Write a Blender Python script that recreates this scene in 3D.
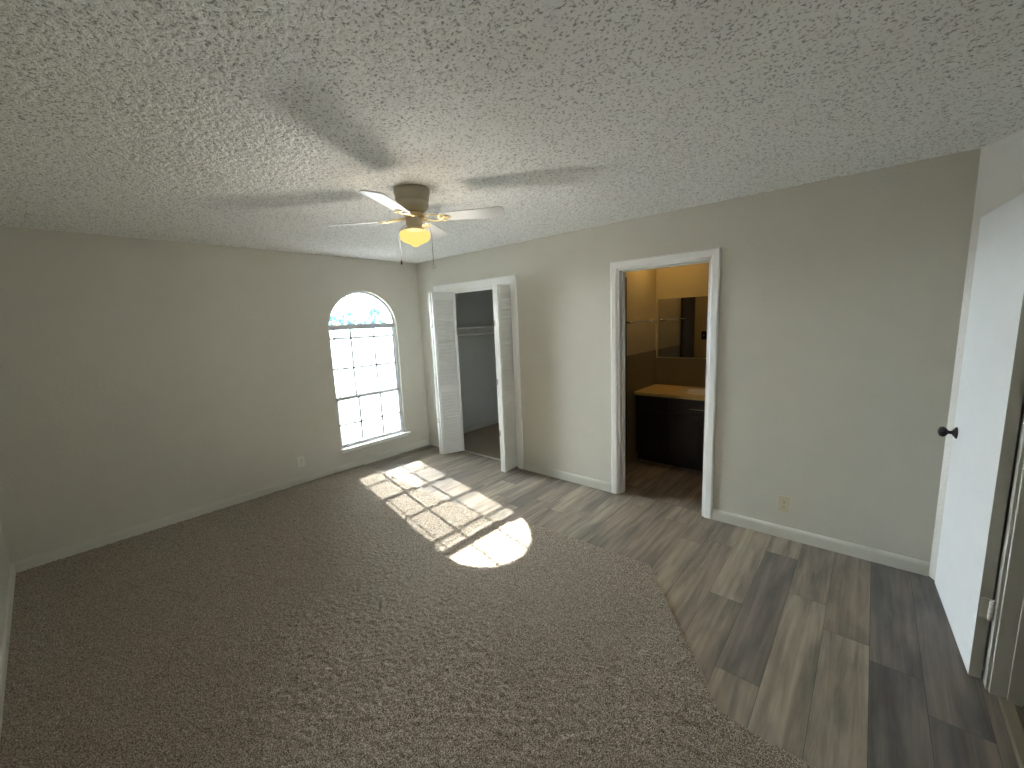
import bpy, bmesh, math, random
import numpy as np
from mathutils import Vector, Matrix
random.seed(4)
for o in list(bpy.data.objects): bpy.data.objects.remove(o)
S = bpy.context.scene
C = S.collection
PI = math.pi
R = math.radians

# ------------------------------------------------------------------ camera
F_PX = 411.06
YAW, PITCH, ROLL = 0.7221, 0.1537, -0.0428
cd = bpy.data.cameras.new('camera'); cam = bpy.data.objects.new('camera', cd); C.objects.link(cam)
cd.sensor_width = 36.0; cd.lens = F_PX / 1024 * 36.0; cd.clip_start = 0.02; cd.clip_end = 500
fw = Vector((-math.sin(YAW)*math.cos(PITCH), math.cos(YAW)*math.cos(PITCH), -math.sin(PITCH)))
rt = fw.cross(Vector((0, 0, 1))).normalized(); up = rt.cross(fw)
cr, sr = math.cos(ROLL), math.sin(ROLL)
r2 = rt*cr + up*sr; u2 = up*cr - rt*sr
M = Matrix((r2, u2, -fw)).transposed().to_4x4(); M.translation = Vector((4.4576, -3.3126, 1.6238))
cam.matrix_world = M
S.camera = cam

# ------------------------------------------------------------------ sky, sun, exposure
S.view_settings.view_transform = 'Standard'; S.view_settings.look = 'None'
S.view_settings.gamma = 1.0; S.view_settings.exposure = 1.72
S.view_settings.use_curve_mapping = False
w = bpy.data.worlds.new('sky'); S.world = w; w.use_nodes = True
nt = w.node_tree; nt.nodes.clear()
wo = nt.nodes.new('ShaderNodeOutputWorld'); wb = nt.nodes.new('ShaderNodeBackground')
sky = nt.nodes.new('ShaderNodeTexSky'); sky.sky_type = 'NISHITA'; sky.sun_disc = False
SUN = Vector((-1.0, 0.19, 0.69)).normalized()
sky.sun_elevation = math.asin(SUN.z); sky.sun_rotation = math.atan2(SUN.x, SUN.y)
sky.air_density = 1.0; sky.dust_density = 1.0; sky.ozone_density = 1.0
wb.inputs['Strength'].default_value = 0.75
haze = nt.nodes.new('ShaderNodeMix'); haze.data_type = 'RGBA'; haze.inputs[0].default_value = 0.75
haze.inputs[7].default_value = (0.95, 1.0, 1.06, 1)
nt.links.new(sky.outputs[0], haze.inputs[6]); nt.links.new(haze.outputs[2], wb.inputs['Color']); nt.links.new(wb.outputs[0], wo.inputs['Surface'])
sd = bpy.data.lights.new('sun', 'SUN'); sun = bpy.data.objects.new('sun', sd); C.objects.link(sun)
sd.energy = 23.0; sd.angle = R(0.53); sd.color = (1.0, 0.96, 0.90)
sun.rotation_euler = SUN.to_track_quat('Z', 'Y').to_euler(); sun.location = SUN*30

gd = bpy.data.lights.new('sky_fill', 'SUN'); glow = bpy.data.objects.new('sky_fill', gd); C.objects.link(glow)
gd.energy = 128.0; gd.angle = R(150); gd.color = (0.90, 0.96, 1.0)  # added wide fill lamp, lights the room beyond what the sky gives
glow.rotation_euler = Vector((-1.0, 0.05, 0.30)).to_track_quat('Z', 'Y').to_euler(); glow.location = (-20, 1, 8)

# ------------------------------------------------------------------ helpers
def lin(r, g, b): return tuple(((c/255+0.055)/1.055)**2.4 if c > 10 else c/255/12.92 for c in (r, g, b))
def mat(name, col, rough=0.6, metal=0.0, bump=None, emit=None, spec=None, var=None):
    m = bpy.data.materials.new(name); m.use_nodes = True; t = m.node_tree
    p = t.nodes['Principled BSDF']
    p.inputs['Base Color'].default_value = (*col, 1); p.inputs['Roughness'].default_value = rough
    p.inputs['Metallic'].default_value = metal
    if spec is not None: p.inputs['Specular IOR Level'].default_value = spec
    tc = t.nodes.new('ShaderNodeTexCoord')
    n = t.nodes.new('ShaderNodeTexNoise')
    n.inputs['Scale'].default_value = bump[0] if bump else 30
    n.inputs['Detail'].default_value = 3
    t.links.new(tc.outputs['Object'], n.inputs['Vector'])
    v = var if var is not None else 0.03
    mx = t.nodes.new('ShaderNodeMix'); mx.data_type = 'RGBA'; mx.inputs[0].default_value = 0.5
    n2 = t.nodes.new('ShaderNodeTexNoise'); n2.inputs['Scale'].default_value = 6
    t.links.new(tc.outputs['Object'], n2.inputs['Vector'])
    mx.inputs[6].default_value = (*[c*(1-v) for c in col], 1); mx.inputs[7].default_value = (*[min(1, c*(1+v)) for c in col], 1)
    t.links.new(n2.outputs['Fac'], mx.inputs[0]); t.links.new(mx.outputs[2], p.inputs['Base Color'])
    if bump:
        b = t.nodes.new('ShaderNodeBump'); b.inputs['Strength'].default_value = bump[1]; b.inputs['Distance'].default_value = bump[2]
        t.links.new(n.outputs['Fac'], b.inputs['Height']); t.links.new(b.outputs['Normal'], p.inputs['Normal'])
    if emit:
        p.inputs['Emission Color'].default_value = (*emit[0], 1); p.inputs['Emission Strength'].default_value = emit[1]
    return m
def box(bm, x0, y0, z0, x1, y1, z1, T=None):
    x0, x1 = sorted((x0, x1)); y0, y1 = sorted((y0, y1)); z0, z1 = sorted((z0, z1))
    vs = [bm.verts.new((x, y, z) if T is None else T @ Vector((x, y, z))) for z in (z0, z1) for y in (y0, y1) for x in (x0, x1)]
    for f in ((0, 2, 3, 1), (4, 5, 7, 6), (0, 1, 5, 4), (2, 6, 7, 3), (0, 4, 6, 2), (1, 3, 7, 5)):
        bm.faces.new([vs[i] for i in f])
def prism(bm, pts, fn):
    """pts 2D polygon; fn(p, k) -> 3D for k = 0, 1"""
    a = [bm.verts.new(fn(p, 0)) for p in pts]; b = [bm.verts.new(fn(p, 1)) for p in pts]
    n = len(pts); bm.faces.new(a[::-1]); bm.faces.new(b)
    for i in range(n): bm.faces.new((a[i], a[(i+1) % n], b[(i+1) % n], b[i]))
def lathe(bm, prof, cx=0, cy=0, n=40, T=None, cap=True):
    rings = []
    for r, z in prof:
        rings.append([bm.verts.new((lambda v: v if T is None else T @ v)(Vector((cx+r*math.cos(2*PI*i/n), cy+r*math.sin(2*PI*i/n), z)))) for i in range(n)])
    for a, b in zip(rings, rings[1:]):
        for i in range(n): bm.faces.new((a[i], a[(i+1) % n], b[(i+1) % n], b[i]))
    if cap: bm.faces.new(rings[0][::-1]); bm.faces.new(rings[-1])
def tube(bm, pts, r, n=10):
    pts = [Vector(p) for p in pts]; rings = []
    for i, p in enumerate(pts):
        d = (pts[min(i+1, len(pts)-1)] - pts[max(i-1, 0)]).normalized()
        a = d.orthogonal().normalized() if i == 0 else (rings_a - d*rings_a.dot(d)).normalized()
        rings_a = a; b = d.cross(a)
        rr = r[i] if isinstance(r, (list, tuple)) else r
        rings.append([bm.verts.new(p + (a*math.cos(2*PI*k/n) + b*math.sin(2*PI*k/n))*rr) for k in range(n)])
    for a, b in zip(rings, rings[1:]):
        for i in range(n): bm.faces.new((a[i], a[(i+1) % n], b[(i+1) % n], b[i]))
    bm.faces.new(rings[0][::-1]); bm.faces.new(rings[-1])
def obj(name, bm, m, parent=None, bevel=0, smooth=False, seg=2):
    me = bpy.data.meshes.new(name); bmesh.ops.recalc_face_normals(bm, faces=bm.faces); bm.to_mesh(me); bm.free()
    me.materials.append(m)
    o = bpy.data.objects.new(name, me); C.objects.link(o)
    if smooth:
        for p in me.polygons: p.use_smooth = True
    if bevel:
        b = o.modifiers.new('bevel', 'BEVEL'); b.width = bevel; b.segments = seg; b.limit_method = 'ANGLE'; b.angle_limit = R(40)
    if parent: o.parent = parent
    return o
def B(): return bmesh.new()
def empty(name, loc=(0, 0, 0), rz=0):
    o = bpy.data.objects.new(name, None); o.location = loc; o.rotation_euler = (0, 0, rz); o.empty_display_size = .1; C.objects.link(o); return o
def tag(o, label=None, cat=None, group=None, kind=None):
    if label: o['label'] = label
    if cat: o['category'] = cat
    if group: o['group'] = group
    if kind: o['kind'] = kind
    return o
def struct(o, label=None): return tag(o, label, kind='structure')

# ------------------------------------------------------------------ materials
M_wall = mat('greige_wall_paint', lin(208, 205, 193), 0.62, bump=(45, 0.5, 0.005), spec=.35)
M_white = mat('white_trim_paint', lin(240, 240, 237), 0.42)
M_jamb = mat('greige_jamb', lin(178, 177, 168), 0.45)  # darker than the white trim; entry jamb and door hinge edge
M_base = mat('baseboard_paint', lin(210, 208, 198), 0.45)
M_door = mat('white_door_paint', lin(226, 229, 230), 0.5)
M_frame = mat('white_window_vinyl', lin(222, 226, 232), 0.4)
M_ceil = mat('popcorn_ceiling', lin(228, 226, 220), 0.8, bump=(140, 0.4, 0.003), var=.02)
def popcorn_pit_shade():
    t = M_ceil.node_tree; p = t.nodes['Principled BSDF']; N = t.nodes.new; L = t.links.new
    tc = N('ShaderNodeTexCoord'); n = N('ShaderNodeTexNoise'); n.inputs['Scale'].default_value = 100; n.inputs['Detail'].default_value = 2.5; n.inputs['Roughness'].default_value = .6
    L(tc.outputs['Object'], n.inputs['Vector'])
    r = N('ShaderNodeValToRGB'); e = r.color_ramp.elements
    e[0].position = .34; e[0].color = (*lin(166, 166, 166), 1); e[1].position = .46; e[1].color = (*lin(248, 248, 245), 1)  # dark end of the ramp paints pit shade into the ceiling colour
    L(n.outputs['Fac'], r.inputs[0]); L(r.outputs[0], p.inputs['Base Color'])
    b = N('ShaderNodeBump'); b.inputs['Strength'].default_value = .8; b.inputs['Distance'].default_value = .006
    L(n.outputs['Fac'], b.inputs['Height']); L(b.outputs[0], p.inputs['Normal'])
popcorn_pit_shade()
M_carpet_threshold = mat('brushed_aluminium', lin(200, 198, 190), 0.35, metal=0.8)
M_black = mat('black_metal', lin(24, 24, 24), 0.35, metal=.3)
M_espresso = mat('espresso_cabinet', lin(24, 17, 13), 0.45)
M_counter = mat('tan_laminate_counter', lin(206, 178, 116), 0.35)
M_porcelain = mat('white_porcelain', lin(225, 220, 205), 0.15)
M_bronze = mat('dark_bronze', lin(38, 26, 18), 0.3, metal=.8)
M_chrome = mat('chrome', lin(210, 210, 205), 0.15, metal=1.0)
M_mirror = mat('mirror_silver', (0.62, 0.62, 0.6), 0.02, metal=1.0, var=0)
M_bath = mat('bathroom_wall_paint', lin(190, 180, 150), 0.6)
M_tile = mat('taupe_wainscot_tile', lin(118, 110, 86), 0.35)
M_darkdoor = mat('dark_brown_door_wood', lin(34, 20, 18), 0.5)
M_closet = mat('closet_wall_paint', lin(214, 214, 210), 0.7)
M_almond = mat('almond_plastic', lin(205, 195, 165), 0.4)
M_ivory = mat('pale_plastic', lin(222, 222, 208), 0.4)
M_nickel = mat('satin_nickel', lin(214, 212, 202), 0.35, metal=.25)
M_slot = mat('dark_slot', lin(50, 48, 42), 0.6)
M_fan = mat('antique_ivory_enamel', lin(184, 177, 156), 0.35)
M_brass = mat('pale_brass', lin(226, 208, 160), 0.35, metal=.4)
M_blade = mat('white_fan_blade', lin(224, 224, 222), 0.45)
M_globe = mat('lit_opal_glass', lin(255, 232, 150), 0.3, emit=(lin(255, 214, 110), 0.30))
def opal():
    t = M_globe.node_tree; N = t.nodes.new; L = t.links.new
    em = N('ShaderNodeEmission'); em.inputs[0].default_value = (*lin(255, 222, 128), 1); em.inputs[1].default_value = .37
    tr = N('ShaderNodeBsdfTransparent'); tr.inputs[0].default_value = (1, .95, .85, 1); mx = N('ShaderNodeMixShader'); mx.inputs[0].default_value = .84
    L(tr.outputs[0], mx.inputs[1]); L(em.outputs[0], mx.inputs[2]); L(mx.outputs[0], t.nodes['Material Output'].inputs['Surface'])
opal()
M_bulb = mat('lit_dome_glass', lin(255, 225, 160), 0.4, emit=(lin(255, 205, 125), 5.0))
M_seam = mat('floor_seam', lin(52, 46, 40), 0.8)
M_concrete = mat('dry_ground', lin(58, 62, 58), 0.9)
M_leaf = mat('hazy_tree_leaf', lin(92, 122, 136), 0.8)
M_bark = mat('tree_bark', lin(110, 100, 90), 0.9)

# planks: colour by a per-plank value plus stretched grain
def plank_material():
    m = bpy.data.materials.new('grey_oak_laminate'); m.use_nodes = True; t = m.node_tree; N = t.nodes.new; L = t.links.new
    p = t.nodes['Principled BSDF']
    at = N('ShaderNodeAttribute'); at.attribute_name = 'plank'
    tc = N('ShaderNodeTexCoord')
    sep = N('ShaderNodeSeparateXYZ'); L(at.outputs['Color'], sep.inputs[0])
    mp = N('ShaderNodeMapping'); mp.inputs['Scale'].default_value = (1, 0.055, 1)
    ad = N('ShaderNodeVectorMath'); ad.operation = 'MULTIPLY_ADD'
    L(at.outputs['Color'], ad.inputs[0]); ad.inputs[1].default_value = (7, 31, 13); L(tc.outputs['Object'], ad.inputs[2])
    L(ad.outputs[0], mp.inputs['Vector'])
    n1 = N('ShaderNodeTexNoise'); n1.inputs['Scale'].default_value = 26; n1.inputs['Detail'].default_value = 6; n1.inputs['Roughness'].default_value = .65; n1.inputs['Distortion'].default_value = .5
    L(mp.outputs[0], n1.inputs['Vector'])
    mp2 = N('ShaderNodeMapping'); mp2.inputs['Scale'].default_value = (1, 0.2, 1); L(ad.outputs[0], mp2.inputs['Vector'])
    n2 = N('ShaderNodeTexNoise'); n2.inputs['Scale'].default_value = 9; n2.inputs['Detail'].default_value = 4; n2.inputs['Distortion'].default_value = .3; L(mp2.outputs[0], n2.inputs['Vector'])
    r1 = N('ShaderNodeValToRGB'); e = r1.color_ramp.elements
    e[0].position = 0.0; e[0].color = (*lin(108, 104, 102), 1); e[1].position = 1.0; e[1].color = (*lin(176, 167, 152), 1)
    a = r1.color_ramp.elements.new(.35); a.color = (*lin(132, 122, 112), 1)
    a = r1.color_ramp.elements.new(.7); a.color = (*lin(154, 145, 131), 1)
    L(sep.outputs[0], r1.inputs[0])
    r2_ = N('ShaderNodeValToRGB'); e = r2_.color_ramp.elements; e[0].position = .33; e[0].color = (.62, .6, .6, 1); e[1].position = .66; e[1].color = (1.18, 1.16, 1.12, 1)
    L(n1.outputs['Fac'], r2_.inputs[0])
    r3 = N('ShaderNodeValToRGB'); e = r3.color_ramp.elements; e[0].position = .36; e[0].color = (.66, .68, .72, 1); e[1].position = .56; e[1].color = (1.1, 1.08, 1.05, 1)
    L(n2.outputs['Fac'], r3.inputs[0])
    m1 = N('ShaderNodeMix'); m1.data_type = 'RGBA'; m1.blend_type = 'MULTIPLY'; m1.inputs[0].default_value = 1
    L(r1.outputs[0], m1.inputs[6]); L(r2_.outputs[0], m1.inputs[7])
    m2 = N('ShaderNodeMix'); m2.data_type = 'RGBA'; m2.blend_type = 'MULTIPLY'; m2.inputs[0].default_value = 1
    L(m1.outputs[2], m2.inputs[6]); L(r3.outputs[0], m2.inputs[7])
    L(m2.outputs[2], p.inputs['Base Color'])
    p.inputs['Roughness'].default_value = .42; p.inputs['Specular IOR Level'].default_value = .45
    b = N('ShaderNodeBump'); b.inputs['Strength'].default_value = .25; b.inputs['Distance'].default_value = .002
    L(n1.outputs['Fac'], b.inputs['Height']); L(b.outputs[0], p.inputs['Normal'])
    return m
M_plank = plank_material()
def carpet_material(name, c):
    m = bpy.data.materials.new(name); m.use_nodes = True; t = m.node_tree; N = t.nodes.new; L = t.links.new
    p = t.nodes['Principled BSDF']; tc = N('ShaderNodeTexCoord')
    n = N('ShaderNodeTexNoise'); n.inputs['Scale'].default_value = 210; n.inputs['Detail'].default_value = 3; n.inputs['Roughness'].default_value = .75
    L(tc.outputs['Object'], n.inputs['Vector'])
    r = N('ShaderNodeValToRGB'); e = r.color_ramp.elements
    e[0].position = .36; e[0].color = (*lin(*c[0]), 1); e[1].position = .64; e[1].color = (*lin(*c[2]), 1)
    a = r.color_ramp.elements.new(.5); a.color = (*lin(*c[1]), 1)
    L(n.outputs['Fac'], r.inputs[0]); L(r.outputs[0], p.inputs['Base Color'])
    p.inputs['Roughness'].default_value = 1.0; p.inputs['Specular IOR Level'].default_value = .05
    p.inputs['Sheen Weight'].default_value = .15
    b = N('ShaderNodeBump'); b.inputs['Strength'].default_value = .5; b.inputs['Distance'].default_value = .006
    L(n.outputs['Fac'], b.inputs['Height']); L(b.outputs[0], p.inputs['Normal'])
    return m
M_carpet = carpet_material('speckled_taupe_carpet', ((64, 56, 49), (134, 122, 108), (214, 203, 187)))
M_carpet2 = carpet_material('closet_tan_carpet', ((110, 95, 82), (150, 134, 118), (182, 168, 150)))
def screen_material():
    m = bpy.data.materials.new('grey_insect_mesh'); m.use_nodes = True; t = m.node_tree; N = t.nodes.new; L = t.links.new
    p = t.nodes['Principled BSDF']; p.inputs['Base Color'].default_value = (.35, .35, .36, 1); p.inputs['Roughness'].default_value = .8
    tr = N('ShaderNodeBsdfTransparent'); mx = N('ShaderNodeMixShader'); mx.inputs[0].default_value = .5
    tl = N('ShaderNodeBsdfTranslucent'); tl.inputs[0].default_value = (.3, .31, .33, 1)
    m2 = N('ShaderNodeMixShader'); m2.inputs[0].default_value = .25; L(p.outputs[0], m2.inputs[1]); L(tl.outputs[0], m2.inputs[2])
    L(tr.outputs[0], mx.inputs[1]); L(m2.outputs[0], mx.inputs[2]); L(mx.outputs[0], t.nodes['Material Output'].inputs['Surface'])
    return m
M_screen = screen_material()
def glass_material():
    m = bpy.data.materials.new('window_glass'); m.use_nodes = True; t = m.node_tree; N = t.nodes.new; L = t.links.new
    tr = N('ShaderNodeBsdfTransparent'); tr.inputs[0].default_value = (.93, .96, .96, 1)
    gl = N('ShaderNodeBsdfGlossy'); gl.inputs['Roughness'].default_value = .02
    fr = N('ShaderNodeFresnel'); fr.inputs[0].default_value = 1.45
    mx = N('ShaderNodeMixShader'); L(fr.outputs[0], mx.inputs[0]); L(tr.outputs[0], mx.inputs[1]); L(gl.outputs[0], mx.inputs[2])
    L(mx.outputs[0], t.nodes['Material Output'].inputs['Surface'])
    return m
M_glass = glass_material()

# ------------------------------------------------------------------ room dimensions
H = 2.396; YL = -3.66; XR = 4.930
WY0, WY1, WZ0, WZC = -1.225, -0.365, 0.262, 1.60     # window opening, sill height, arch centre height
WC = (WY0+WY1)/2; WR = (WY1-WY0)/2

# window wall (x = 0), arch cut out
bm = B(); T_ = -.205
box(bm, T_, YL-.12, -.02, 0, WY0, H); box(bm, T_, WY1, -.02, 0, 2.1, H); box(bm, T_, WY0, -.02, 0, WY1, WZ0-.03)
n = 36
arc = [(WC-WR*math.cos(PI*i/n), WZC+WR*math.sin(PI*i/n)) for i in range(n+1)]
for i in range(n):
    (a, za), (b, zb) = arc[i], arc[i+1]
    prism(bm, [(a, za), (b, zb), (b, H), (a, H)], lambda p, k: (T_ if k == 0 else 0, p[0], p[1]))
struct(obj('wall_far', bm, M_wall), 'greige window wall with the arched opening')

# right wall (y = 0..0.11) with closet and bathroom openings
CX0, CX1, CZ = .395, 1.59, 2.008
BX0, BX1, BZ = 2.792, 3.532, 2.018
TH = .11
bm = B()
for x0, x1, z0, z1 in ((0, CX0, -.02, H), (CX1, BX0, -.02, H), (BX1, 5.05, -.02, H), (CX0, CX1, CZ, H), (BX0, BX1, BZ, H)):
    box(bm, x0, 0, z0, x1, TH, z1)
struct(obj('wall_right', bm, M_wall), 'greige wall with the closet and bathroom doorways')
# wall behind the camera's right (x = 4.9) with the entry doorway, and its slanted corner piece
DY0, DY1, DZ = -.898, -1.68, 2.06
bm = B()
prism(bm, [(4.812, 0), (4.930, -.225), (5.06, -.225), (5.06, 0)], lambda p, k: (p[0], p[1], -.02 if k == 0 else H))
box(bm, XR, DY0, -.02, 5.06, -.225, H); box(bm, XR, YL-.12, -.02, 5.06, DY1, H); box(bm, XR, DY1, DZ, 5.06, DY0, H)
struct(obj('wall_back', bm, mat('pale_wall_paint', lin(214, 212, 206), 0.6, bump=(40, .7, .006))), 'pale wall strip behind the open entry door')
bm = B(); box(bm, T_, YL-.12, -.02, 5.04, YL, H)
struct(obj('wall_left', bm, M_wall), 'greige wall at the left edge')
# closet shell, bathroom shell, hallway shell
bm = B(); box(bm, 0, 2.0, -.02, 2.4, 2.1, H); box(bm, 2.32, TH, -.02, 2.42, 2.1, H)
box(bm, .0005, TH, 0, .004, 2.0, H); box(bm, .004, TH, 0, CX0, TH+.003, H); box(bm, CX1, TH, 0, 2.32, TH+.003, H)
struct(obj('wall_closet', bm, M_closet), 'grey walls inside the closet')
BYB = 1.50; BXL = 2.52
bm = B(); box(bm, BXL-.1, TH, -.02, BXL, 2.1, H); box(bm, BXL-.1, BYB, -.02, 4.4, BYB+.1, H); box(bm, 4.3, TH, -.02, 4.4, BYB, H)
box(bm, BXL, TH, 0, BX0-.02, TH+.004, H); box(bm, BX1+.02, TH, 0, 4.3, TH+.004, H); box(bm, BX0-.02, TH, BZ+.02, BX1+.02, TH+.004, H)
struct(obj('wall_bathroom', bm, M_bath), 'tan bathroom walls in warm light')
bm = B(); box(bm, 6.3, -3.8, -.02, 6.4, .11, H); box(bm, 5.04, -3.9, -.02, 6.4, -3.78, H); box(bm, 5.04, 0, -.02, 6.4, .11, H)
struct(obj('wall_hallway', bm, M_wall), 'greige hallway wall past the entry doorway')

# ------------------------------------------------------------------ ceiling: real popcorn relief
def relief(name, x0, x1, y0, y1, z, step, amp, m, seed, down, fine=.0, inside=None):
    nx = int((x1-x0)/step)+1; ny = int((y1-y0)/step)+1
    rg = np.random.default_rng(seed)
    X, Y = np.meshgrid(np.linspace(x0, x1, nx), np.linspace(y0, y1, ny), indexing='ij')
    h = rg.random((nx, ny))
    def blur(a):
        return (a + np.roll(a, 1, 0) + np.roll(a, 1, 1) + np.roll(np.roll(a, 1, 0), 1, 1))/4
    b = blur(h); b = (b-b.min())/(b.max()-b.min()); b = np.clip((b-.42)*3.2, 0, 1)
    hh = amp*(b + fine*rg.random((nx, ny)))
    Z = z - hh if down else z + hh
    J = step*.25
    co = np.stack([X+rg.uniform(-J, J, X.shape), Y+rg.uniform(-J, J, X.shape), Z], -1).reshape(-1, 3).astype(np.float32)
    idx = np.arange(nx*ny).reshape(nx, ny)
    q = np.stack([idx[:-1, :-1], idx[1:, :-1], idx[1:, 1:], idx[:-1, 1:]], -1).reshape(-1, 4)
    if down: q = q[:, ::-1]
    if inside is not None:
        c = co[q].mean(1); q = q[inside(c[:, 0], c[:, 1])]
        used = np.unique(q); re = -np.ones(len(co), int); re[used] = np.arange(len(used)); co = co[used]; q = re[q]
    me = bpy.data.meshes.new(name)
    me.vertices.add(len(co)); me.vertices.foreach_set('co', co.ravel())
    me.loops.add(q.size); me.loops.foreach_set('vertex_index', q.ravel().astype(np.int32))
    me.polygons.add(len(q)); me.polygons.foreach_set('loop_start', np.arange(0, q.size, 4, dtype=np.int32))
    me.polygons.foreach_set('use_smooth', np.ones(len(q), bool))
    me.update(calc_edges=True); me.validate(); me.materials.append(m)
    o = bpy.data.objects.new(name, me); C.objects.link(o); return o
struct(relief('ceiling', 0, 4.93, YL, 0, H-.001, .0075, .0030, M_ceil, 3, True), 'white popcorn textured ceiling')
bm = B(); box(bm, T_, YL-.12, H, 6.4, 2.1, H+.1)
struct(obj('ceiling', bm, M_white), 'plain ceiling over closet, bathroom and hallway')

# ------------------------------------------------------------------ floors
def plank_floor(name, x0, x1, y0, y1, z=0.0):
    WD, LN, x_off = .1790, 1.20, .075
    bm = B(); lay = bm.loops.layers.float_color.new('plank'); g = .0007
    known = {22: (-.266, {0: .62, -1: .12, -2: .6}), 23: (-.67, {0: .5, -1: .7, -2: .6}), 24: (-.895, {0: .36, -1: .66}), 25: (-2.2, {0: .08, 1: .08, -1: .2}), 26: (-1.2, {0: .1, 1: .1, -1: .15, -2: .1}), 21: (-.936, {0: .72, -1: .55, 1: .3}), 20: (-.35, {0: .5, -1: .55, -2: .3})}
    k0 = int((x0-x_off)/WD)-1
    for k in range(k0, int((x1-x_off)/WD)+2):
        rr = random.Random(k*17+5); j0, tones = known.get(k, (rr.uniform(-1.2, 0), {}))
        a = max(x0, x_off+k*WD)+g; b = min(x1, x_off+(k+1)*WD)-g
        if b <= a: continue
        for j in range(-5, 5):
            c = max(y0, j0+j*LN)+g; d = min(y1, j0+(j+1)*LN)-g
            if d <= c: continue
            tone = tones.get(j, rr.choice((.2, .3, .4, .45, .5, .6, .7)))
            vs = [bm.verts.new(p) for p in ((a, c, z), (b, c, z), (b, d, z), (a, d, z))]
            f = bm.faces.new(vs); v2, v3 = rr.random(), rr.random()
            for l in f.loops: l[lay] = (tone, v2, v3, 1)
    bmesh.ops.recalc_face_normals(bm, faces=bm.faces)
    me = bpy.data.meshes.new(name); bm.to_mesh(me); bm.free(); me.materials.append(M_plank)
    o = bpy.data.objects.new(name, me); C.objects.link(o); return o
bm = B(); box(bm, T_, YL-.12, -.1, 6.4, 2.1, -.0015)
struct(obj('floor', bm, M_seam), 'floor base under the planks')
struct(plank_floor('floor', 0, 6.3, -3.78, 0.07), 'grey brown wood plank laminate floor')
struct(plank_floor('floor', 2.5, 4.4, 0.071, BYB), 'plank laminate floor inside the bathroom')
# carpet: pile relief inside its outline
OUT = [(0, -.985), (.8, -1.01), (1.7, -1.065), (2.24, -1.05), (2.58, -.925), (3.107, -.913), (3.459, -.905), (3.515, -.970), (3.74, -1.264), (3.96, -1.525), (4.083, -1.70), (4.24, -1.718), (4.93, -1.722)]
ox = np.array([p[0] for p in OUT]); oy = np.array([p[1] for p in OUT])
def carp_in(x, y): return y < np.interp(x, ox, oy)
tag(relief('carpet', 0, 4.93, YL, -.9, .006, .0075, .006, M_carpet, 9, False, .5, carp_in),
    'speckled brown cut pile carpet covering most of the bedroom floor', 'carpet', kind='stuff')
bm = B(); vs = [bm.verts.new((x, y, .004)) for x, y in OUT] + [bm.verts.new((4.93, YL, .004)), bm.verts.new((0, YL, .004))]
bmesh.ops.triangle_fill(bm, edges=[bm.edges.new((vs[i], vs[(i+1) % len(vs)])) for i in range(len(vs))], use_beauty=True)
struct(obj('floor', bm, M_carpet), 'carpet backing')
bm = B()
for (xa, ya), (xb, yb) in zip(OUT, OUT[1:]):
    d = Vector((xb-xa, yb-ya, 0)); L_ = d.length; ang = math.atan2(d.y, d.x)
    T = Matrix.Translation((xa, ya, 0)) @ Matrix.Rotation(ang, 4, 'Z')
    box(bm, -.001, -.003, 0, L_+.001, .004, .0085, T)
struct(obj('trim_1', bm, mat('tan_edge_strip', lin(150, 135, 112), .5)), 'thin tan edging strip between carpet and planks')
bm = B(); box(bm, 0.018, TH+.004, -.001, 2.319, 1.999, .008); box(bm, CX0+.019, .075, -.001, CX1-.019, TH+.004, .008)
tag(obj('carpet', bm, M_carpet2), 'tan carpet on the closet floor', 'carpet', kind='stuff')
bm = B(); prism(bm, [(0, 0), (.035, 0), (.028, .006), (.007, .006)], lambda p, k: (CX0 if k == 0 else CX1, .045+p[0], .004+p[1]))
struct(obj('trim_2', bm, M_carpet_threshold), 'metal strip at the closet doorway')
bm = B(); prism(bm, [(0, 0), (.05, 0), (.042, .006), (.008, .006)], lambda p, k: (XR+.02+p[0], DY1 if k == 0 else DY0, p[1]))
struct(obj('trim_3', bm, mat('laminate_reducer', lin(118, 110, 92), .4)), 'reducer strip at the entry doorway')

# ------------------------------------------------------------------ baseboards
def baseboard(name, p0, p1, nrm, lab):
    """profile extruded from p0 to p1 on the floor, thickness along nrm"""
    prof = [(0, 0), (.013, 0), (.013, .068), (.009, .080), (.004, .086), (0, .086)]
    bm = B(); p0 = Vector((*p0, 0)); p1 = Vector((*p1, 0)); nv = Vector((*nrm, 0))
    prism(bm, prof, lambda p, k: (p0 if k == 0 else p1) + nv*p[0] + Vector((0, 0, p[1])))
    return struct(obj(name, bm, M_base), lab)
baseboard('baseboard_far', (0, YL), (0, -.013), (1, 0), 'baseboard under the arched window')
baseboard('baseboard_right', (0.0, 0), (CX0-.075, 0), (0, -1), 'short baseboard left of the closet')
baseboard('baseboard_right', (CX1+.075, 0), (BX0-.062, 0), (0, -1), 'baseboard between closet and bathroom')
baseboard('baseboard_right', (BX1+.062, 0), (4.808, 0), (0, -1), 'baseboard right of the bathroom doorway')
baseboard('baseboard_left', (0.013, YL), (XR, YL), (0, 1), 'baseboard at the left edge')
baseboard('baseboard_closet', (.004, TH), (.004, 2.0), (1, 0), 'baseboard inside the closet')

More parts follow.
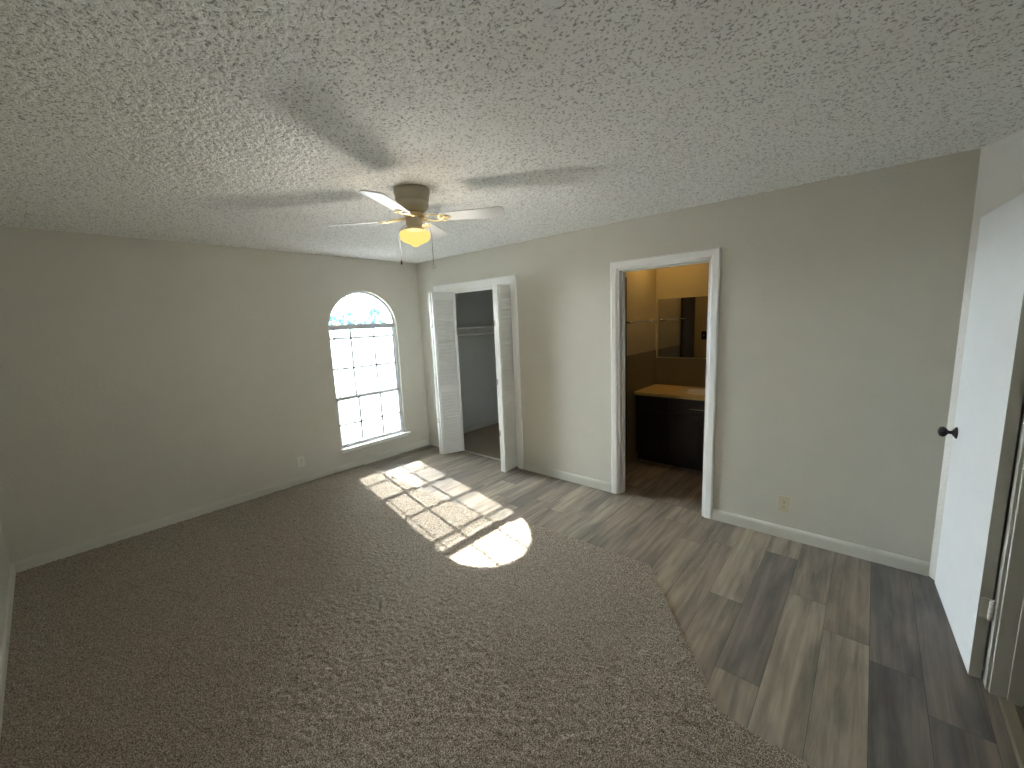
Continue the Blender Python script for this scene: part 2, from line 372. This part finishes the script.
# ------------------------------------------------------------------ casings and jambs
def casing(name, x0, x1, z, wd, lab):
    pro = [(0, 0), (0, -.010), (.012, -.016), (wd-.010, -.018), (wd, -.012), (wd, 0)]   # from the opening edge outward
    bm = B()
    for s, xe in ((-1, x0), (1, x1)):
        a = [bm.verts.new((xe+s*p[0], p[1], 0)) for p in pro]; b = [bm.verts.new((xe+s*p[0], p[1], z+p[0])) for p in pro]
        n = len(pro)
        for i in range(n): bm.faces.new((a[i], a[(i+1) % n], b[(i+1) % n], b[i]))
        bm.faces.new(a)
        if s == -1: tl = b
        else: tr = b
    n = len(pro)
    for i in range(n): bm.faces.new((tl[i], tl[(i+1) % n], tr[(i+1) % n], tr[i]))
    box(bm, x0-.001, -.002, 0, x0+.018, TH+.002, z+.001); box(bm, x1-.018, -.002, 0, x1+.001, TH+.002, z+.001)
    box(bm, x0, -.002, z-.018, x1, TH+.002, z+.001)
    return struct(obj(name, bm, M_white), lab)
casing('trim_4', CX0, CX1, CZ, .075, 'white casing around the closet')
casing('trim_5', BX0-.005, BX1+.003, BZ, .06, 'white casing around the bathroom doorway')
bm = B()
for x0, x1, z0, z1 in ((BX0+.013, BX0+.023, 0, BZ-.028), (BX1-.025, BX1-.015, 0, BZ-.028), (BX0+.013, BX1-.015, BZ-.028, BZ-.018)):
    box(bm, x0, .045, z0, x1, .08, z1)
struct(obj('trim_6', bm, M_white), 'door stop in the bathroom jamb')
# entry doorway casing, jamb and stop
bm = B()
box(bm, XR-.011, DY0, 0, XR, DY0+.06, DZ+.06); box(bm, XR-.011, DY1-.06, 0, XR, DY1, DZ+.06); box(bm, XR-.011, DY1, DZ, XR, DY0, DZ+.06)
box(bm, XR-.002, DY0-.018, 0, 5.065, DY0+.001, DZ); box(bm, XR-.002, DY1, 0, 5.065, DY1+.018, DZ); box(bm, XR-.002, DY1, DZ-.018, 5.065, DY0, DZ)
box(bm, XR+.045, DY0-.03, 0, XR+.085, DY0-.018, DZ-.018); box(bm, XR+.045, DY1+.018, 0, XR+.085, DY1+.03, DZ-.018)
struct(obj('trim_7', bm, M_jamb, bevel=.0015), 'greige jamb and casing of the entry doorway')

# ------------------------------------------------------------------ window_1
win = struct(empty('window_1', (-.10, WC, WZ0)), 'tall arched window with white grid')
def wobj(name, bm, m, **k):
    o = obj(name, bm, m, **k); o.parent = win; o.matrix_parent_inverse = Matrix.Translation(-win.location); return o
fx0, fx1 = -.085, -.036
bm = B(); fwid = .018
def ring(bm, ro, ri, x0, x1, a0=0, a1=PI, n=36):
    for i in range(n):
        t0 = a0+(a1-a0)*i/n; t1 = a0+(a1-a0)*(i+1)/n
        prism(bm, [(WC-ro*math.cos(t0), WZC+ro*math.sin(t0)), (WC-ro*math.cos(t1), WZC+ro*math.sin(t1)), (WC-ri*math.cos(t1), WZC+ri*math.sin(t1)), (WC-ri*math.cos(t0), WZC+ri*math.sin(t0))],
              lambda p, k: (x0 if k == 0 else x1, p[0], p[1]))
ring(bm, WR, WR-.024, fx0, fx1)
box(bm, fx0, WY0, WZ0, fx1, WY0+fwid, WZC); box(bm, fx0, WY1-fwid, WZ0, fx1, WY1, WZC); box(bm, fx0, WY0, WZ0, fx1-.01, WY1, WZ0+.015)
box(bm, fx0+.012, WY0, 1.632, fx1-.004, WY1, 1.655); box(bm, fx0+.012, WY0, 1.598, fx1-.004, WY1, 1.616); box(bm, fx0+.016, WY0, 1.61, fx1-.012, WY1, 1.635)
wobj('window_frame', bm, M_frame)
def bars(name, spec, x0, x1):
    bm = B()
    for y0, y1, z0, z1 in spec: box(bm, x0, y0, z0, x1, y1, z1)
    return wobj(name, bm, M_frame)
yl, yr = WY0+fwid, WY1-fwid; mw = .011
arch = []
for y in (-.981, -.700):
    arch.append((y-mw/1.4, y+mw/1.4, 1.65, WZC+math.sqrt((WR-.02)**2-(y-WC)**2)))
bars('arch_muntin', arch, -.068, -.052)
up_ = [(yl, yr, z-mw, z+mw) for z in (1.502, 1.160)] + [(y-mw, y+mw, .84, 1.60) for y in (-.947, -.655)] + [(-1.143-mw*.6, -1.143+mw*.6, .84, 1.60)]
bars('upper_sash', up_ + [(yl, yl+.018, .82, 1.60), (yr-.02, yr, .82, 1.60), (yl, yr, .808, .845)], -.077, -.060)
lo = [(yl, yr, .520-mw, .520+mw)] + [(y-mw, y+mw, .30, .82) for y in (-.931, -.650)]
bars('lower_sash', lo + [(yl, yl+.022, .292, .85), (yr-.025, yr, .292, .85), (yl, yr, .268, .297), (yl, yr, .802, .838)], -.059, -.042)
bm = B()
pts = [(WC-(WR-.02)*math.cos(PI*i/24), WZC+(WR-.02)*math.sin(PI*i/24)) for i in range(25)]
prism(bm, [(yl, 1.62)]+[p for p in pts if p[1] > 1.63]+[(yr, 1.62)], lambda p, k: (-.0655 if k == 0 else -.0615, p[0], p[1]))
wobj('arch_pane', bm, M_glass)
bm = B(); box(bm, -.070, yl, .83, -.067, yr, 1.61); wobj('upper_pane', bm, M_glass)
bm = B(); box(bm, -.052, yl, .30, -.049, yr, .82); wobj('lower_pane', bm, M_glass)
bm = B(); box(bm, -.0965, WY0+.002, WZ0+.004, -.096, WY1-.002, 1.605)
wobj('insect_screen', bm, M_screen)
# sill / stool with apron
bm = B(); box(bm, -.19, WY0, WZ0-.03, 0, WY1, WZ0-.001); box(bm, 0, WY0-.015, WZ0-.03, .045, WY1+.05, WZ0-.001)
box(bm, 0, WY0-.003, WZ0-.055, .014, WY1+.03, WZ0-.03)
so = obj('window_sill', bm, M_white, bevel=.004); so.parent = win; so.matrix_parent_inverse = Matrix.Translation(-win.location)

# ------------------------------------------------------------------ closet louvre doors (door_1, door_2), shelf, rod
def louver_panel(parent, xa, ya, xb, yb, side=1):
    """panel whose centre line runs from (xa,ya) to (xb,yb)"""
    W = math.hypot(xb-xa, yb-ya); ang = math.atan2(yb-ya, xb-xa)
    T = Matrix.Translation((xa, ya, 0)) @ Matrix.Rotation(ang, 4, 'Z')
    z0, z1, t, st = .02, 1.985, .014, .036
    bm = B()
    box(bm, 0, -t, z0, st, t, z1, T); box(bm, W-st, -t, z0, W, t, z1, T)
    for a, b in ((z0, .155), (.80, .875), (1.90, z1)): box(bm, st, -t+.001, a, W-st, t-.001, b, T)
    p = obj('panel', bm, M_white, parent, bevel=.0015)
    bm = B()
    for lo_, hi in ((.155, .80), (.875, 1.90)):
        n = round((hi-lo_)/.041)
        for i in range(n):
            zc = lo_+(i+.5)*(hi-lo_)/n; h = (hi-lo_)/n*.72
            pr = [(-.011*side, zc-h), (-.0075*side, zc-h), (.011*side, zc+h*.72), (.0075*side, zc+h*.72)]
            pr = [(-.0125, zc-h*.55), (-.0095, zc-h*.55-.005), (.0125, zc+h*.55), (.0095, zc+h*.55+.005)]
            if side < 0: pr = [(-y, z) for y, z in pr]
            prism(bm, pr, lambda q, k: T @ Vector((st-.004 if k == 0 else W-st+.004, q[0], q[1])))
    obj('louvers', bm, M_white, p)
d1 = struct(empty('door_1', (0, 0, 0)), 'left folded pair of white louvred closet doors')
louver_panel(d1, .432, .045, .512, -.232); louver_panel(d1, .545, -.226, .645, .045)
d2 = struct(empty('door_2', (0, 0, 0)), 'right folded pair of white louvred closet doors')
louver_panel(d2, 1.505, .045, 1.553, -.235); louver_panel(d2, 1.590, -.236, 1.562, .045) if False else louver_panel(d2, 1.588, -.236, 1.556, .045)
for d, x in ((d1, .54), (d2, 1.572)):
    bm = B(); 
    for z in (.45, 1.0, 1.6): lathe(bm, [(.005, z-.03), (.005, z+.03)], x-.012, -.247 if d is d2 else -.243, 10)
    obj('hinge', bm, M_chrome, d)
bm = B(); box(bm, CX0+.02, .028, CZ-.04, CX1-.02, .062, CZ-.018)
struct(obj('trim_8', bm, M_white), 'head track of the closet doors')
cs = tag(empty('closet_shelf', (.004, 1.05, 1.5)), 'white wooden shelf across the closet wall above the rod', 'shelf')
bm = B(); box(bm, 0, -.93, .032, .305, .94, .052); obj('board', bm, M_white, cs, bevel=.002)
bm = B(); box(bm, 0, -.93, -.035, .018, .94, .032); obj('cleat', bm, M_white, cs)
bm = B(); tube(bm, [(.285, TH+.004, 1.455), (.285, 1.998, 1.455)], .016, 16)
tag(obj('closet_rod', bm, M_white, smooth=False), 'white clothes rod beneath the closet shelf', 'clothes rod')

# ------------------------------------------------------------------ entry door leaf (door_3)
A_ = Vector((4.829, -.092)); Bp = Vector((4.874, -.860)); dv = (Bp-A_); W = dv.length; ang = math.atan2(dv.y, dv.x)
d3 = struct(empty('door_3', (A_.x, A_.y, 0), ang), 'white flat slab entry door standing open against the wall')
# local x runs from the free edge to the hinge edge, local y (left) points into the wall
bm = B(); box(bm, 0, 0, .012, W-.0015, .038, 2.035); obj('slab', bm, M_door, d3, bevel=.0012)
bm = B(); box(bm, W-.002, .0008, .013, W, .0372, 2.034); tag(obj('hinge_edge', bm, M_jamb, d3), 'darker greige hinge edge')
def knob(parent, x, z, side, m):
    T = Matrix.Translation((x, 0 if side < 0 else .038, z)) @ Matrix.Rotation(R(90) if side < 0 else R(-90), 4, 'X')
    bm = B(); lathe(bm, [(.032, 0), (.032, .003), (.024, .009), (.010, .018), (.009, .030), (.016, .035), (.026, .043), (.029, .053), (.025, .064), (.014, .070), (.002, .072)], n=28, T=T)
    return obj('door_knob', bm, m, parent, smooth=True)
tag(knob(d3, .068, .928, -1, M_black), 'black round door knob')
for z in (.345, 1.80):
    bm = B(); lathe(bm, [(.0075, z-.045), (.0075, z+.045)], W+.007, .036, 12)
    for q in (-.03, -.01, .01, .03): lathe(bm, [(.0085, z+q-.006), (.0085, z+q+.006)], W+.007, .036, 12)
    box(bm, W-.0005, .005, z-.045, W+.0015, .040, z+.045)
    tag(obj('hinge', bm, M_nickel, d3), 'silver butt hinge')
bm = B(); box(bm, -.0012, .006, .905, .0005, .028, .965); obj('latch_plate', bm, M_chrome, d3)

# ------------------------------------------------------------------ outlets and switch
def outlet(loc, rz, m, label, blank=False):
    e = tag(empty('wall_outlet', loc, rz), label, 'outlet')
    bm = B(); box(bm, -.035, -.0005, -.057, .035, -.006, .057); obj('cover_plate', bm, m, e, bevel=.002)
    for s in (-1, 1):
        bm = B()
        lathe(bm, [(.017, 0), (.017, .0025)], n=20, T=Matrix.Translation((0, -.0055, s*.021)) @ Matrix.Rotation(R(90), 4, 'X') @ Matrix.Scale(.82, 4, (0, 1, 0)))
        r_ = obj('receptacle', bm, m, e)
        bm = B(); box(bm, -.008, -.0078, s*.021-.002, -.0055, -.0085, s*.021+.007); box(bm, .0055, -.0078, s*.021-.002, .008, -.0085, s*.021+.006)
        lathe(bm, [(.003, 0), (.003, .0008)], n=10, T=Matrix.Translation((0, -.0077, s*.021-.008)) @ Matrix.Rotation(R(90), 4, 'X'))
        obj('slots', bm, M_slot, r_)
    bm = B(); lathe(bm, [(.003, 0), (.0025, .001)], n=10, T=Matrix.Translation((0, -.006, 0)) @ Matrix.Rotation(R(90), 4, 'X')); obj('screw', bm, M_slot, e)
    return e
outlet((0, -1.67, .247), R(90), M_ivory, 'pale duplex outlet low on the wall left of the arched window')
outlet((4.067, 0, .256), 0, M_almond, 'tan duplex outlet low on the wall right of the bathroom doorway')

# ------------------------------------------------------------------ ceiling fan
FX, FY = 2.39, -1.77
fan = tag(empty('ceiling_fan', (FX, FY, H)), 'white four-blade hugger ceiling fan with a lit schoolhouse globe', 'ceiling fan')
bm = B(); lathe(bm, [(.096, 0), (.102, -.003), (.103, -.022), (.099, -.026), (.099, -.034), (.096, -.037), (.096, -.062), (.092, -.066), (.088, -.074), (.091, -.082), (.091, -.096), (.084, -.110), (.068, -.122), (.050, -.130)], n=48)
obj('motor_housing', bm, M_fan, fan, smooth=True)
bm = B(); lathe(bm, [(.04, -.128), (.056, -.132), (.058, -.150), (.050, -.156)], n=40); obj('flywheel', bm, M_brass, fan, smooth=True)
bm = B(); lathe(bm, [(.046, -.154), (.048, -.160), (.048, -.196), (.040, -.206), (.050, -.212), (.056, -.222), (.056, -.228), (.04, -.228)], n=40); obj('switch_housing', bm, M_fan, fan, smooth=True)
bm = B(); lathe(bm, [(.054, -.2285), (.056, -.2295), (.03, -.2305), (.002, -.231)], n=36); obj('glare_disc', bm, mat('dark_glare_disc', lin(12, 10, 8), .9, spec=.1), fan)  # dark disc added inside the globe to dim the lamp's hot ring
bm = B(); lathe(bm, [(.040, -.222), (.057, -.2275), (.070, -.231), (.082, -.236), (.088, -.245), (.089, -.262), (.085, -.276), (.074, -.289), (.052, -.299), (.036, -.304), (.026, -.312), (.012, -.320), (.001, -.323)], n=48)
tag(obj('light_globe', bm, M_globe, fan, smooth=True), 'glowing yellow schoolhouse glass globe')
BZF = -.163
for k in range(4):
    th = R(33+90*k); T = Matrix.Rotation(th, 4, 'Z') @ Matrix.Translation((0, 0, BZF)) @ Matrix.Rotation(R(-12), 4, 'X')
    # blade outline, rounded corners
    bm = B(); out = []
    xs0, xs1, w0, w1 = .150, .535, .048, .064
    out += [(xs0, -w0*.6), (xs0+.02, -w0), (xs1-.03, -w1), (xs1-.008, -w1+.010), (xs1, -w1+.030), (xs1, w1-.030), (xs1-.008, w1-.010), (xs1-.03, w1), (xs0+.02, w0), (xs0, w0*.6)]
    T2 = T @ Matrix.Rotation(0, 4, 'X')
    prism(bm, out, lambda p, q: T2 @ Vector((p[0], -p[1], -.003 if q == 0 else .003)))
    bl = obj('blade', bm, M_blade, fan, bevel=.0015)
    bm = B()                                   # scrolled blade arm
    for s in (-1, 1):
        pts = []
        for i in range(13):
            u = i/12; pts.append(T @ Vector((.045+.135*u, s*(.008+.030*math.sin(u*PI)+.006*u), .012*(1-u)-.007)))
        tube(bm, pts, .0045, 8)
        pts = [T @ Vector((.185+.016*math.cos(a)-.01, s*(.022)+.016*math.sin(a), -.008)) for a in [2*PI*i/14 for i in range(15)]]
        tube(bm, pts, .0038, 8)
    box(bm, .040, -.012, -.004, .075, .012, .008, T); box(bm, .150, -.018, -.008, .215, .018, -.003, T)
    obj('blade_arm', bm, M_brass, fan, smooth=False)
vr = Vector((math.cos(YAW), math.sin(YAW), 0))
for s, zt, lab in ((-.068, -.395, 'pull chain with dark bead'), (.072, -.425, 'pull chain with small ring pendant')):
    p = vr*s; bm = B()
    tube(bm, [(p.x*.55, p.y*.55, -.19), (p.x*.9, p.y*.9, -.20), (p.x*1.25, p.y*1.25, -.215), (p.x*1.35, p.y*1.35, -.26), (p.x*1.35, p.y*1.35, zt)], .0013, 6)
    ch = tag(obj('pull_chain', bm, M_black, fan), lab)
    bm = B(); q = p*1.35
    if s < 0: lathe(bm, [(.002, zt+.002), (.005, zt-.006), (.006, zt-.016), (.003, zt-.024)], q.x, q.y, 12)
    else:
        tube(bm, [(q.x+vr.x*.011*math.cos(a), q.y+vr.y*.011*math.cos(a), zt-.012+.011*math.sin(a)) for a in [2*PI*i/16 for i in range(17)]], .0022, 6)
    obj('pendant', bm, M_bronze if s < 0 else M_chrome, ch)

pl = bpy.data.lights.new('fan_lamp', 'POINT'); po = bpy.data.objects.new('fan_lamp', pl); C.objects.link(po)
pl.energy = 15.0; pl.color = (1.0, .97, .93); pl.shadow_soft_size = .05; po.location = (0, 0, -.285); po.parent = fan
# ------------------------------------------------------------------ bathroom
# wainscot tile on left wall and behind the counter
bm = B(); box(bm, BXL, TH+.004, 0, BXL+.006, BYB, 1.205); box(bm, BXL, BYB-.006, .0, 4.3, BYB, 1.11)
struct(obj('trim_9', bm, M_tile), 'taupe wainscot on the lower bathroom walls')
VY = .93; VZ = .792
van = tag(empty('vanity_cabinet', (3.2, BYB-.008, 0)), 'dark espresso bathroom vanity cabinet under the tan counter', 'cabinet')
vx0, vx1 = BXL+.0065-3.2, 3.99-3.2; yf = VY-(BYB-.008)
bm = B(); box(bm, vx0, yf+.02, .09, vx0+.018, -.0005, VZ-.035); box(bm, vx1-.018, yf+.02, .09, vx1, -.0005, VZ-.035); box(bm, vx0+.018, yf+.02, .09, vx1-.018, -.0005, .11); box(bm, vx0+.018, yf+.02, .11, vx1-.018, yf+.038, VZ-.035); box(bm, vx0, yf+.07, 0, vx1, -.001, .09); obj('body', bm, M_espresso, van)
for a, b in ((vx0+.01, vx0+.36), (vx0+.37, vx0+.72), (vx0+.73, vx0+1.08), (vx0+1.09, vx1-.01)):
    bm = B(); box(bm, a, yf+.002, .60, b, yf+.02, VZ-.05); dr = obj('drawer', bm, M_espresso, van, bevel=.003)
    bm = B(); box(bm, a, yf+.002, .11, b, yf+.02, .585); do = obj('door', bm, M_espresso, van, bevel=.003)
    bm = B(); box(bm, a+.045, yf-.003, .155, b-.045, yf+.003, .54); obj('raised_panel', bm, M_espresso, do, bevel=.004)
bm = B(); hx = 3.19-3.2
tube(bm, [(hx-.075, yf+.003, .66), (hx-.075, yf-.022, .66), (hx+.075, yf-.022, .66), (hx+.075, yf+.003, .66)], .004, 8)
tag(obj('pull_handle', bm, M_chrome, van), 'chrome bar pull')
# counter with an oval hole for the basin
SX, SY, SA, SB = 3.19, 1.20, .20, .155
bm = B(); n = 40
inner = [(SX+SA*math.cos(2*PI*i/n), SY+SB*math.sin(2*PI*i/n)) for i in range(n)]
x0, x1, y0, y1 = BXL+.0065, 4.02, VY-.02, BYB-.007
def rim(i):
    a = 2*PI*i/n; c, s = math.cos(a), math.sin(a); t = min((x1-SX)/c if c > 1e-6 else 1e9, (x0-SX)/c if c < -1e-6 else 1e9, (y1-SY)/s if s > 1e-6 else 1e9, (y0-SY)/s if s < -1e-6 else 1e9)
    return (SX+c*t, SY+s*t)
for i in range(n):
    a, b = rim(i), rim(i+1); c, d = inner[(i+1) % n], inner[i]; poly = [a, b, c, d]
    if abs(a[0]-b[0]) > 1e-6 and abs(a[1]-b[1]) > 1e-6:
        cx = x1 if max(a[0], b[0]) > x1-1e-5 else x0; cy = y1 if max(a[1], b[1]) > y1-1e-5 else y0
        poly = [a, (cx, cy), b, c, d]
    prism(bm, poly, lambda p, k: (p[0], p[1], VZ-.034 if k == 0 else VZ))
tag(obj('vanity_counter', bm, M_counter), 'tan bathroom countertop resting on the dark vanity', 'countertop')
bm = B(); T = Matrix.Translation((SX, SY, VZ)) @ Matrix.Diagonal((1, SB/SA, 1, 1))
lathe(bm, [(.224, .001), (.222, .010), (.210, .013), (.197, .008), (.188, -.010), (.165, -.07), (.11, -.115), (.03, -.125), (.028, -.13), (.115, -.12), (.172, -.075), (.195, -.012), (.200, .001)], n=40, T=T, cap=False)
sk = tag(obj('sink_basin', bm, M_porcelain, smooth=True), 'white oval basin set in the tan counter', 'sink')
fa = tag(empty('faucet', (SX+.02, BYB-.085, VZ)), 'dark bronze two-handle faucet behind the oval basin', 'faucet')
bm = B(); box(bm, -.08, -.022, .0, .08, .022, .012); obj('base', bm, M_bronze, fa, bevel=.005)
bm = B(); tube(bm, [(0, 0, .01), (0, 0, .06), (0, -.02, .085), (0, -.06, .09), (0, -.09, .075), (0, -.095, .062)], [.014, .013, .012, .011, .010, .009], 14); obj('spout', bm, M_bronze, fa, smooth=True)
for s in (-1, 1):
    bm = B(); lathe(bm, [(.017, .01), (.014, .03), (.02, .04), (.018, .052), (.006, .056)], s*.055, 0, 18); box(bm, s*.055-.004, -.045, .044, s*.055+.004, 0, .052)
    obj('handle', bm, M_bronze, fa)
mi = tag(empty('wall_mirror', (2.553, BYB-.0065, 1.125)), 'wide frameless mirror on the bathroom wall above the counter', 'mirror')
bm = B(); box(bm, 0, -.006, 0, 1.35, 0, .668); obj('mirror_glass', bm, M_mirror, mi)
for x in (.2, .9):
    bm = B(); box(bm, x, -.009, -.004, x+.02, .0, .010); obj('clip', bm, M_chrome, mi)
tb = tag(empty('towel_bar', (BXL, 1.0, 1.55)), 'chrome towel bar on the left bathroom wall', 'towel bar')
bm = B(); tube(bm, [(.062, -.33, 0), (.062, .33, 0)], .008, 12); obj('bar', bm, M_chrome, tb)
for s in (-1, 1):
    bm = B(); lathe(bm, [(.024, .0005), (.022, .008), (.011, .014), (.011, .06), (.015, .066), (.013, .074)], n=20, T=Matrix.Translation((0, s*.325, 0)) @ Matrix.Rotation(R(90), 4, 'Y'))
    obj('bracket', bm, M_chrome, tb, smooth=True)
# dark closet door in the left bathroom wall, seen in the mirror
d4 = struct(empty('door_4', (BXL, .42, 0)), 'dark brown linen door in the bathroom')
bm = B(); box(bm, .0065, -.24, .01, .036, .24, 2.0); obj('slab', bm, M_darkdoor, d4, bevel=.003)
bm = B(); box(bm, .034, -.18, .2, .039, .18, .95); box(bm, .034, -.18, 1.05, .039, .18, 1.85); obj('door_panel', bm, M_darkdoor, d4, bevel=.004)
sw = tag(empty('light_switch', (2.665, TH+.004, 1.30)), 'light switch seen in the bathroom mirror', 'light switch')
bm = B(); box(bm, -.035, 0, -.057, .035, .006, .057); obj('cover_plate', bm, M_bronze, sw, bevel=.002)
bm = B(); box(bm, -.005, .005, -.010, .005, .016, .010); obj('toggle', bm, M_almond, sw)
bl_ = tag(empty('ceiling_light', (2.78, 1.02, H)), 'warm dome light on the bathroom ceiling', 'light')
bm = B(); lathe(bm, [(.13, 0), (.135, -.008), (.13, -.022), (.12, -.024)], n=36); obj('rim', bm, M_brass, bl_, smooth=True)
bm = B(); lathe(bm, [(.118, -.02), (.115, -.04), (.09, -.065), (.05, -.08), (.01, -.085)], n=36); obj('dome', bm, M_bulb, bl_, smooth=True)

hl = tag(empty('ceiling_light', (5.62, -2.3, H)), 'added hallway dome light, unseen fill for the bedroom', 'light')  # unseen dome added to brighten the window wall through the doorway
bm = B(); lathe(bm, [(.13, 0), (.135, -.008), (.13, -.022), (.12, -.024)], n=36); obj('rim', bm, M_fan, hl, smooth=True)
bm = B(); lathe(bm, [(.118, -.02), (.115, -.04), (.09, -.065), (.05, -.08), (.01, -.085)], n=36); obj('dome', bm, mat('hall_fill_dome', lin(250, 245, 230), .4, emit=((1, .95, .86), 9.0)), hl, smooth=True)

# ------------------------------------------------------------------ outdoors
bm = B(); box(bm, -150, -120, -.55, T_-.01, 150, -.35)
struct(obj('floor_outdoor_ground', bm, M_concrete), 'dark dry ground outside the window')
bm = B()
for i in range(6): box(bm, -2.0, -6+i*1.7, -.352, T_-.02, -6+i*1.7+1.69, -.325)
struct(obj('floor_outdoor_bounce', bm, mat('white_bounce_slabs', lin(232, 232, 230), .85, bump=(80, .3, .002))), 'added white slabs outside, out of view, bouncing sun upward')  # unseen slabs added to throw sunlight up onto the ceiling
def tree(x, y, h, seed, kind):
    rr = random.Random(seed)
    e = tag(empty('tree', (x, y, -.35)), kind, 'tree', 'distant trees beyond the window')
    bm = B(); tube(bm, [(0, 0, -.05), (.05, 0, h*.3), (-.03, .05, h*.6), (0, 0, h*.8)], [.2, .16, .1, .04], 8); obj('trunk', bm, M_bark, e)
    bm = B()
    for i in range(34):
        z = h*rr.uniform(.25, .93); s = h*.26*(1-abs(z/h-.5)*1.3)
        c = Vector((rr.uniform(-s, s), rr.uniform(-s, s), z)); r_ = h*rr.uniform(.045, .10)
        t = bmesh.ops.create_icosphere(bm, subdivisions=2, radius=r_)
        for v in t['verts']:
            d = v.co.normalized(); v.co = c + v.co*(1+.28*math.sin(d.x*11+i)*math.sin(d.y*13+seed)*math.sin(d.z*12)+rr.uniform(-.12, .12))
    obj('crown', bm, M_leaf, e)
    return e
kinds = ['tall pale tree on the horizon', 'low bushy tree on the horizon', 'round tree on the horizon']
for i in range(20):
    rr = random.Random(100+i); y = 8 + i*2.1 + rr.uniform(-.4, .4)
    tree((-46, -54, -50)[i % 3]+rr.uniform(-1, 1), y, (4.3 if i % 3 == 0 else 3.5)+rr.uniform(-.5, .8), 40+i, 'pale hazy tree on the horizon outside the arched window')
bpy.context.view_layer.update()
